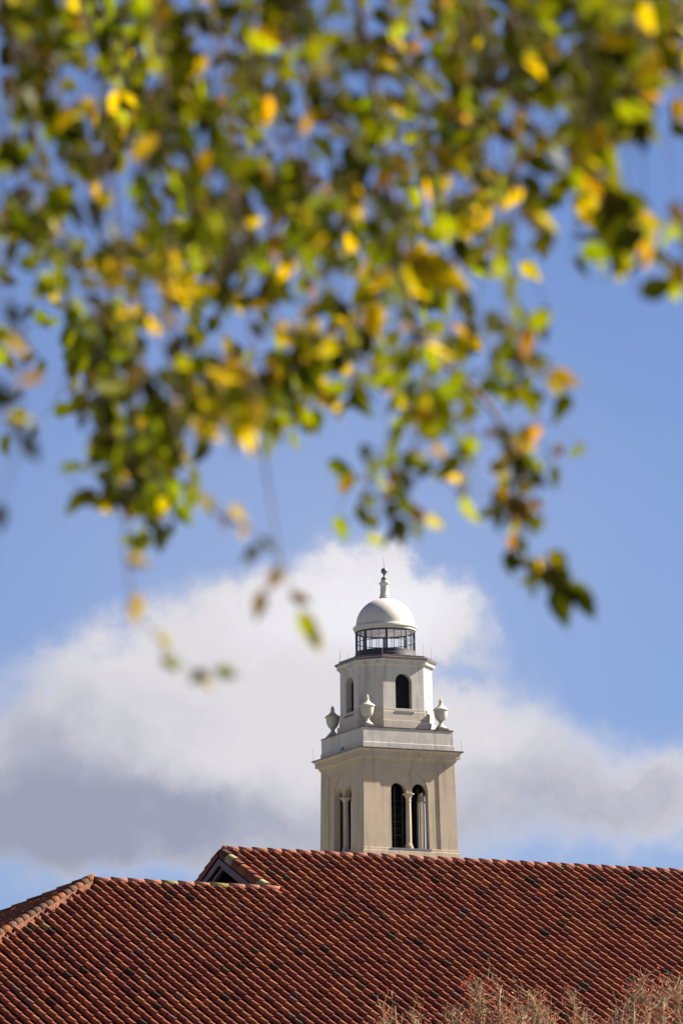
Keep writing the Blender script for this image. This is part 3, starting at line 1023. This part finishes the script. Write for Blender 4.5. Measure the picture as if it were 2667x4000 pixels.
def bare_tree(px, py_top, width_px, depth, label, seed, dens=1.0):
    rnd = random.Random(seed)
    top = at_depth(px, py_top, depth)
    base = Vector((top[0], top[1], 0))
    H = top[2]
    W = width_px / F * depth
    t = thing("bare_tree", label, "tree", base, 0, "bare trees with red leaves below the roof")
    trunk, limbs, twigs, red = MB(), MB(), MB(), MB()
    zf = H - 3.4
    trunk.tube([(0, 0, -0.1), (0.05, 0, zf * 0.4), (-0.05, 0.03, zf * 0.75), (0, 0, zf)], [0.22, 0.17, 0.14, 0.11], 9)
    tips = []

    def grow(mb, p, d, L, r, n=5):
        pts, rad = [p], [r]
        q = p.copy(); dd = d.copy()
        for i in range(n):
            dd = (dd + Vector((rnd.gauss(0, .24), rnd.gauss(0, .24), rnd.gauss(0.08, .14)))).normalized()
            q = q + dd * (L / n)
            pts.append(q.copy()); rad.append(r * (1 - 0.75 * (i + 1) / n))
        mb.tube(pts, rad, 4 if r > 0.02 else 3)
        return pts, dd

    nl = max(5, int(W * 4.0))
    for i in range(nl):
        u = (i + 0.5) / nl * 2 - 1 + rnd.uniform(-.15, .15)
        hh = H - 1.15 * u * u - rnd.uniform(0.0, 0.75)
        end = Vector((u * W / 2, rnd.uniform(-0.6, 0.6) * min(1, W), hh))
        st_ = Vector((0, 0, zf - rnd.uniform(0, 0.6)))
        mid = st_.lerp(end, 0.5) + Vector((u * W * 0.12, rnd.uniform(-.3, .3), -0.25))
        path = [st_, st_.lerp(mid, .5) + Vector((0, 0, -.05)), mid, mid.lerp(end, .5) + Vector((rnd.gauss(0, .06), rnd.gauss(0, .06), 0)), end]
        limbs.tube(path, [0.060, 0.048, 0.038, 0.026, 0.012], 5)
        for b in range(int(30 * dens)):
            k = rnd.uniform(0.30, 0.98)
            seg = min(3, int(k * 4)); fr_ = k * 4 - seg
            p = path[seg].lerp(path[seg + 1], fr_)
            d = Vector((rnd.gauss(0, .55), rnd.gauss(0, .55), rnd.uniform(.5, 1.2))).normalized()
            L = rnd.uniform(0.20, 0.60) * (1.25 - 0.5 * k)
            pts, _ = grow(twigs, p, d, L, rnd.uniform(0.008, 0.014))
            for m in range(rnd.randint(3, 6)):
                a = pts[rnd.randint(1, len(pts) - 1)]
                d2 = Vector((rnd.gauss(0, .7), rnd.gauss(0, .7), rnd.uniform(.2, 1.1))).normalized()
                p2, _ = grow(twigs, a, d2, rnd.uniform(.12, .40), rnd.uniform(.005, .008), 3)
                for w in range(rnd.randint(0, 2)):
                    a2 = p2[rnd.randint(1, len(p2) - 1)]
                    d3 = Vector((rnd.gauss(0, .8), rnd.gauss(0, .8), rnd.uniform(.1, 1.0))).normalized()
                    grow(twigs, a2, d3, rnd.uniform(.06, .2), .0045, 2)
                if rnd.random() < 0.22:
                    tips.append(p2[-1])
    for p in tips:
        c = rnd.choice([(.33, .022, .008), (.27, .016, .010), (.36, .045, .010), (.20, .025, .010)])
        for m in range(rnd.randint(3, 7)):
            q = p + Vector((rnd.gauss(0, .05), rnd.gauss(0, .05), rnd.gauss(-.02, .05)))
            a = Vector((rnd.gauss(0, 1), rnd.gauss(0, 1), rnd.gauss(0, 1))).normalized()
            b = a.orthogonal().normalized()
            s = rnd.uniform(.018, .034)
            red.col = tuple(v * rnd.uniform(.8, 1.2) for v in c)
            red.add([q - a * s, q + b * s * .5, q + a * s, q - b * s * .5], [(0, 1, 2, 3)])
    build("trunk", trunk, M_PALE, t); build("branches", limbs, M_PALE, t)
    build("twigs", twigs, M_PALE, t, recalc=False); build("red_leaves", red, M_RED, t, colour=True, recalc=False)


bare_tree(1600, 3900, 440, 116, "sparse bare tree with few red leaves, leftmost of the bare row", 1, 1.1)
bare_tree(1900, 3822, 440, 113, "dense pale bare tree with red leaves, second from the left below the roof", 2, 2.0)
bare_tree(2180, 3838, 420, 111, "widest dense bare tree with many red leaves, middle of the bare row", 3, 2.1)
bare_tree(2475, 3810, 200, 109, "slim upright bare tree with mossy branches, second from the right below the roof", 4, 1.3)
bare_tree(2640, 3800, 240, 107, "upright bare tree cut by the right edge of the view below the roof", 5, 1.5)

# ================================================================== the autumn tree overhead
TRX, TRY = -3.2, 8.6
birch = thing("autumn_tree", "near out of focus tree with drooping branches of yellow and green leaves", "tree", (TRX, TRY, 0))
O = np.array([TRX, TRY, 0.0])
tk = MB()
tk.tube([(0, 0, -0.1), (0.06, 0.03, 1.2), (0.0, 0.08, 2.6), (0.12, 0.02, 4.0), (0.10, 0.0, 5.6), (0.2, 0.1, 7.4)], [0.21, 0.16, 0.14, 0.12, 0.09, 0.03], 12)
build("trunk", tk, M_BARK, birch)
limb_pts = {}
for nm, y1, zt in (("limb", -1.9, 4.75), ("limb", -0.2, 4.95), ("limb", 1.2, 5.2)):
    lm = MB()
    p = [(0.08, 0.0, 3.7), (0.9, y1 * .35, 4.45), (2.0, y1 * .75, zt), (3.2, y1, zt + 0.02), (4.6, y1 * 1.1, zt - 0.15)]
    lm.tube(p, [0.075, 0.06, 0.045, 0.03, 0.012], 8)
    build(nm, lm, M_BARK, birch)
    limb_pts[y1] = p

# leaf coverage of the crown as seen (rows of 133 px; digits 0-9), and where the yellow leaves are
COVER = ["98979667953569696999", "68698528566748596887", "85386747573578687993", "58699877457878733993",
         "83887584445679246700", "56536978965585944810", "97327996897879660864", "47699978768545840663",
         "25464977555794300003", "43896514478656450000", "43883773897877440000", "21785888876677432000",
         "30479577620564220000", "20499502001346034000", "00379400005503400000", "00016200004301300000"]
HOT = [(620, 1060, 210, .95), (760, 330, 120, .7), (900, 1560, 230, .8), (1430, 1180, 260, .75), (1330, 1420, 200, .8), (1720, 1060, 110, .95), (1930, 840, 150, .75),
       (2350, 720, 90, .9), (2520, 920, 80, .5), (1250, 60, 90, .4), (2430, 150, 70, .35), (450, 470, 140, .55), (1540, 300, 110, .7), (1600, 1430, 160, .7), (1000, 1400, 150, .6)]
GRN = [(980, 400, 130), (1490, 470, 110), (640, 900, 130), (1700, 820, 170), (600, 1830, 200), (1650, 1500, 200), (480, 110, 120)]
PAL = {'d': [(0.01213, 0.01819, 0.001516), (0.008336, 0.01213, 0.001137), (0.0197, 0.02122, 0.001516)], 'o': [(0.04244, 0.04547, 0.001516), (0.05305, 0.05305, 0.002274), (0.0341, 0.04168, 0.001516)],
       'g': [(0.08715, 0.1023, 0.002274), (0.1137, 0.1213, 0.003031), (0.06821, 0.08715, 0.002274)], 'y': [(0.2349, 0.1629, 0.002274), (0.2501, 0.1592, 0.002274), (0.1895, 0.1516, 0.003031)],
       'r': [(0.2349, 0.125, 0.003789), (0.2046, 0.09473, 0.003789), (0.1895, 0.1099, 0.009094)], 'w': [(0.4547, 0.4244, 0.3031)], 'p': [(0.2274, 0.1895, 0.1137), (0.2046, 0.144, 0.09852)], 'b': [(0.072, 0.04168, 0.005305), (0.05684, 0.03486, 0.009094)]}  # 'w' whitens a leaf: a specular glint painted as leaf colour


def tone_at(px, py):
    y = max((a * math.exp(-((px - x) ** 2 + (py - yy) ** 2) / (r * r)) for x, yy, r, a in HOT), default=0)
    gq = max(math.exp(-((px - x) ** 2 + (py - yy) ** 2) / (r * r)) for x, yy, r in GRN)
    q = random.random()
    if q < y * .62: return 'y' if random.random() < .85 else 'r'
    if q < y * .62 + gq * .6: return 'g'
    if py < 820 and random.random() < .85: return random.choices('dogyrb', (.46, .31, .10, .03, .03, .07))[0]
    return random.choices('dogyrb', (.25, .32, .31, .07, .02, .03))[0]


# leaf template: ovate, pointed, folded a little along the midrib (unit length, along +x, blade normal +z)
_xs = np.array([0.0, .10, .28, .50, .75, 1.0])
_ws = np.array([0.0, .20, .33, .30, .16, 0.0])
LEAF_V = []
for x, w in zip(_xs, _ws):
    LEAF_V += [(x, -w, w * .30 - .10 * x * x), (x, 0, -.10 * x * x), (x, w, w * .30 - .10 * x * x)]
LEAF_V = np.array(LEAF_V)
LEAF_F = []
for i in range(5):
    a = i * 3
    for k in (0, 1):
        LEAF_F.append((a + k, a + k + 1, a + 3 + k + 1, a + 3 + k))


class Branch:
    def __init__(self, path_px, depth, bend=0.0, r=0.0017):
        self.px = [np.array(p, float) for p in path_px]
        n = len(self.px)
        self.dep = [depth + bend * (i / (n - 1)) for i in range(n)]
        self.pts = [at_depth(p[0], p[1], d) for p, d in zip(self.px, self.dep)]
        self.r = r
        self.leaves = []
        # the branch hangs from the limb above
        top = self.pts[0]
        up = top + np.array([random.uniform(-.08, .02), random.uniform(-.1, .1), 0.35])
        limb_y = min(limb_pts, key=lambda k: abs(TRY + k - top[1]))
        lp = np.array(limb_pts[limb_y]) + O
        xs = lp[:, 0]
        hx = np.clip(up[0] - 0.25, xs[0] + .1, xs[-1] - .05)
        hook = np.array([np.interp(hx, xs, lp[:, k]) for k in range(3)])
        self.head = [hook, hook * .45 + up * .55 + np.array([0, 0, .10]), up]
    def near(self, p):
        best = (1e9, 0)
        for i in range(len(self.px) - 1):
            a, b = self.px[i], self.px[i + 1]
            t = np.clip(np.dot(p - a, b - a) / max(np.dot(b - a, b - a), 1e-6), 0, 1)
            d = np.linalg.norm(p - (a + t * (b - a)))
            if d < best[0]: best = (d, i + t)
        return best
    def point(self, s):
        i = min(int(s), len(self.pts) - 2); t = s - i
        return self.pts[i] * (1 - t) + self.pts[i + 1] * t, self.dep[i] * (1 - t) + self.dep[i + 1] * t


branches = []
# drooping branches through the mass of the crown
LOW_Y = [1400, 1450, 1750, 1850, 1800, 1600, 1500, 1450, 1350, 1500, 1750, 1850, 1700, 1600, 1500, 1200, 700, 900, 950, 800]
for i in range(46):
    x = -60 + 2790 * (i + .5) / 46 + random.uniform(-30, 30)
    cell = int(np.clip(x / 133.4, 0, 19))
    y1 = LOW_Y[cell] * random.uniform(.55, 1.0)
    sway = random.uniform(-120, 620)
    ph = random.uniform(0, 6)
    path = [(x + sway * ((k / 6) ** 1.3 - 1) + 28 * math.sin(ph + k * 1.3), -140 + (y1 + 140) * k / 6) for k in range(7)]
    branches.append(Branch(path, random.uniform(6.6, 10.0), random.uniform(-.25, .25)))
# individually visible hanging sprigs (photograph positions; depth chosen by their blur)
def vw(lst, ox, oy):
    return [(ox + x * .85, oy + y * .85) for x, y in lst]


SPR = []
def sprig(path, depth, leaves, r=.0016):
    b = Branch(path, depth, 0.0, r); branches.append(b); SPR.append((b, leaves))


sprig(vw([(640, 300), (600, 700), (575, 1080), (600, 1280), (640, 1420), (760, 1560), (900, 1700), (1060, 1680)], 0, 1200), 5.9,
      [(585, 960, 90, 80, 'b'), (640, 1170, 130, 15, 'p'), (622, 1390, 150, 100, 'y'), (760, 1540, 90, 70, 'p'), (790, 1640, 120, 40, 'g'),
       (905, 1700, 100, 140, 'o'), (955, 1728, 90, 60, 'p'), (1045, 1680, 110, 20, 'g'), (930, 1690, 70, 30, 'd')])
sprig(vw([(800, 500), (880, 830), (1000, 950), (1120, 1000), (1250, 1090), (1285, 1180), (1250, 1270), (1190, 1370)], 0, 1200), 6.2,
      [(960, 910, 120, 60, 'y'), (1035, 990, 80, 100, 'b'), (1100, 950, 120, 40, 'y'), (1115, 1030, 90, 95, 'y'), (1150, 1140, 120, 130, 'd'), (1230, 1090, 90, 50, 'o'),
       (1260, 1250, 120, 120, 'b'), (1190, 1375, 150, 100, 'b')])
sprig(vw([(1200, 600), (1285, 1150), (1340, 1300), (1420, 1480)], 0, 1200), 6.4, [(1385, 1340, 110, 25, 'b'), (1425, 1490, 210, 62, 'g'), (1455, 1540, 120, 70, 'y')])
sprig([(-40, 900), (20, 1180), (40, 1500), (90, 1750)], 5.6,
      [(60, 1240, 130, 60, 'd'), (85, 1350, 120, 50, 'y'), (118, 1480, 115, 160, 'r'), (15, 1570, 130, 150, 'd'), (0, 1540, 120, 30, 'd'), (85, 1645, 130, 10, 'p'), (125, 1755, 120, 60, 'd'), (80, 1700, 90, 50, 'd'), (0, 2025, 110, 90, 'd')])
sprig(vw([(330, 100), (470, 260), (600, 370), (700, 480), (760, 600), (790, 740), (815, 880), (830, 1000), (800, 1140), (880, 1230), (980, 1230), (1080, 1330)], 1333, 1200), 7.4,
      [(700, 580, 75, 10, 'r'), (850, 630, 95, 20, 'y'), (770, 670, 85, 90, 'b'), (710, 740, 75, 140, 'r'), (812, 800, 90, 90, 'b'), (905, 800, 100, 30, 'o'), (740, 870, 85, 60, 'r'),
       (765, 915, 80, 100, 'y'), (840, 930, 95, 70, 'b'), (798, 1015, 75, 45, 'w'), (785, 1085, 80, 90, 'r'), (780, 1180, 110, 90, 'd'), (870, 1250, 110, 160, 'o'), (1000, 1180, 120, 60, 'o'),
       (985, 1255, 100, 20, 'o'), (1100, 1300, 110, 20, 'o'), (1130, 1375, 120, 60, 'd'), (1010, 1380, 170, 75, 'd'), (1060, 1330, 100, 40, 'o'), (900, 740, 90, 60, 'g'), (880, 960, 80, 30, 'o')], .0042)
sprig(vw([(700, -200), (860, 60), (900, 200), (1000, 320)], 1333, 1200), 7.0,
      [(890, 75, 140, 150, 'g'), (850, 165, 130, 100, 'r'), (890, 280, 90, 60, 'p'), (1030, 330, 130, 25, 'r'), (975, 370, 70, 60, 'p'), (820, 40, 100, 60, 'g')])
sprig(vw([(560, 0), (700, 180), (730, 300), (800, 410)], 1333, 1200), 7.6,
      [(750, 230, 120, 20, 'o'), (715, 290, 100, 60, 'g'), (745, 400, 90, 60, 'g'), (855, 410, 110, 10, 'y'), (905, 412, 80, 30, 'd'), (600, 155, 75, 20, 'r'), (780, 320, 70, 30, 'g')])
sprig(vw([(260, 300), (330, 560), (350, 730), (300, 860), (280, 1020)], 1333, 1200), 7.2,
      [(365, 730, 130, 20, 'g'), (300, 720, 110, 100, 'o'), (240, 790, 90, 80, 'b'), (220, 940, 100, 80, 'o'), (300, 920, 110, 60, 'g'), (355, 955, 90, 30, 'r'), (270, 1035, 120, 80, 'd'),
       (350, 1030, 90, 80, 'o'), (435, 990, 90, 30, 'p'), (110, 680, 90, 80, 'd'), (145, 745, 100, 110, 'o'), (510, 580, 85, 40, 'g'), (452, 665, 75, 50, 'r'), (300, 800, 90, 50, 'o'), (280, 860, 80, 100, 'g')])
sprig([(2300, 300), (2330, 560), (2360, 760), (2400, 900)], 6.8,
      [(2400, 920, 260, 80, 'o'), (2515, 940, 235, 85, 'r'), (2340, 730, 150, 35, 'r'), (2250, 700, 130, 80, 'g'), (2120, 645, 140, 20, 'd'), (2380, 640, 160, 60, 'g'), (2420, 760, 170, 50, 'o'),
       (2345, 560, 150, 70, 'r'), (2470, 820, 150, 60, 'o'), (2380, 830, 170, 80, 'b'), (2540, 360, 120, 30, 'r'), (2620, 220, 130, 50, 'r')])
sprig([(2700, 500), (2690, 800), (2670, 1100)], 6.5, [(2650, 850, 130, 60, 'b'), (2655, 1080, 130, 70, 'b'), (2690, 960, 120, 80, 'o'), (2660, 440, 110, 80, 'r')])
sprig([(1850, 500), (1960, 760), (2000, 900)], 7.0, [(2110, 950, 120, 150, 'd'), (2130, 880, 110, 30, 'p'), (2080, 860, 110, 80, 'b'), (1720, 1075, 260, 25, 'y'), (1650, 1040, 150, 40, 'r'), (1800, 985, 130, 80, 'd')])


def place_leaf(mb, p, length, direction, normal, col):
    """Leaf from its stalk end p; direction = midrib, normal = blade normal."""
    d = direction / np.linalg.norm(direction)
    n = normal - d * np.dot(normal, d); n = n / max(np.linalg.norm(n), 1e-6)
    s = np.cross(n, d)
    wide = random.uniform(.62, .98); curl = random.uniform(-1.2, 2.2)
    V = p + np.outer(LEAF_V[:, 0] * length, d) + np.outer(LEAF_V[:, 1] * length * wide, s) + np.outer(LEAF_V[:, 2] * length * curl, n)
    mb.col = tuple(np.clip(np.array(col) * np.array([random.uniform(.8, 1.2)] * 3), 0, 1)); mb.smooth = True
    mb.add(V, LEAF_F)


def add_leaf(br_, px, py, length_px=None, ang=None, tone=None, exact=False):
    _, s = br_.near(np.array((px, py)))
    anchor, dep = br_.point(s)
    dep = dep + (random.gauss(0, .16) if not exact else 0)
    if length_px is None:
        length = random.uniform(.032, .054)
        ang = math.radians(random.gauss(80, 48))
    else:
        length = length_px * 1.08 / F * dep
        ang = math.radians(ang)
        if random.random() < .5 and not exact: ang += PI
    d = CR * math.cos(ang) - CU * math.sin(ang) + FW * random.gauss(0, .45 if not exact else .1)
    n = -FW + np.array([random.gauss(0, .75), random.gauss(0, .5), random.gauss(0, .75)]) * (1 if not exact else .28)
    c = at_depth(px, py, dep)
    d = d / np.linalg.norm(d)
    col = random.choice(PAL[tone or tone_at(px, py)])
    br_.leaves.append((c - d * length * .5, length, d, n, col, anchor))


for b, ls in SPR:
    for (x, y, L, a, tn) in ls:
        ox = 0
        if b.px[0][0] > 1333 and x < 1330 and y < 1500 and L < 200 and b in [q[0] for q in SPR[4:8]]: ox = 1333
        if ox or b in [q[0] for q in SPR[:3]]:
            X_, Y_ = ox + x * .85, 1200 + y * .85
        else:
            X_, Y_ = x, y
        add_leaf(b, X_, Y_, L * (.80 if b in [q[0] for q in SPR[:3]] else 1.0), a, tn, True)
strand = SPR[4][0]
for _ in range(40):
    k = random.randint(4, len(strand.px) - 2); t = random.random()
    p = strand.px[k] * (1 - t) + strand.px[k + 1] * t
    add_leaf(strand, p[0] + random.gauss(10, 42), p[1] + random.gauss(0, 25), random.uniform(60, 100), random.gauss(70, 40), random.choice('gooygrb'), True)
mass = branches[:46]
n_leaf = 0
for row, line in enumerate(COVER):
    for colm_ in range(min(20, len(line))):
        q = int(line[colm_])
        if q == 0: continue
        cov = .96 * (q / 9.0) ** 1.45
        n = -math.log(1 - cov) * 17800 / 2150
        n *= 1.1 if row >= 11 else (1.2 if row < 5 else 0.95)
        n = int(n) + (1 if random.random() < n % 1 else 0)
        for _ in range(n):
            x, y = (colm_ + random.random()) * 133.4, (row + random.random()) * 133.4
            cand = sorted(mass, key=lambda b: b.near(np.array((x, y)))[0] + random.uniform(0, 90))[0]
            add_leaf(cand, x, y); n_leaf += 1
# foliage beyond the frame: above it and to both sides
for _ in range(420):
    z = random.random()
    if z < .5: x, y = random.uniform(-600, 3000), random.uniform(-420, 10)
    elif z < .85: x, y = random.uniform(-900, -30), random.uniform(-300, 1300)
    else: x, y = random.uniform(2700, 3050), random.uniform(-350, 500)
    cand = min(mass, key=lambda b: b.near(np.array((x, y)))[0] + random.uniform(0, 200))
    add_leaf(cand, x, y)
for i in range(44):
    left = i < 30
    x = random.uniform(-3600, -350) if left else random.uniform(2950, 4100)
    y1 = random.uniform(500, 1700) if left else random.uniform(100, 900)
    sw, ph = random.uniform(-150, 350), random.uniform(0, 6)
    b = Branch([(x + sw * ((k / 6) ** 1.3 - 1) + 28 * math.sin(ph + k * 1.3), -500 + (y1 + 500) * k / 6) for k in range(7)],
               random.uniform(7.0, 10.5), random.uniform(-.25, .25))
    branches.append(b)
    for _ in range(34 if left else 22):
        k = random.randint(1, 5); t = random.random()
        p = b.px[k] * (1 - t) + b.px[k + 1] * t
        add_leaf(b, p[0] + random.gauss(0, 90), p[1] + random.gauss(0, 40))
for b in mass:
    for _ in range(10):
        add_leaf(b, b.px[0][0] + random.gauss(0, 140), random.uniform(-900, -150))
print("leaves", n_leaf)

for b in branches:
    tw, fo = MB(), MB()
    path = [np.array(p) - O for p in b.head] + [p - O for p in b.pts]
    n = len(path)
    tw.tube(path, [b.r * (1.5 - 1.2 * i / (n - 1)) for i in range(n)], 5)
    nodes = [path[i] * (1 - t) + path[i + 1] * t for i in range(2, n - 1) for t in (0, .25, .5, .75)] + [path[-1]]
    for (p, L, d, nn, col, anc) in sorted(b.leaves, key=lambda q: np.linalg.norm(q[0] - q[5])):
        q = p - O
        place_leaf(fo, q, L, d, nn, col)
        arr = np.array(nodes)
        dist = np.linalg.norm(arr - q, axis=1) + np.maximum(q[2] - arr[:, 2], 0) * .8      # shoots hang down from what carries them
        a = arr[int(np.argmin(dist))]
        m = (a + q) / 2 + np.array([0, 0, .15 * np.linalg.norm(a - q)])
        tw.tube([a, m, q], [.0013, .0010, .0007], 3)
        nodes.append(q)
    ho = build("hanging_branch", tw, M_TWIG, birch, recalc=False)
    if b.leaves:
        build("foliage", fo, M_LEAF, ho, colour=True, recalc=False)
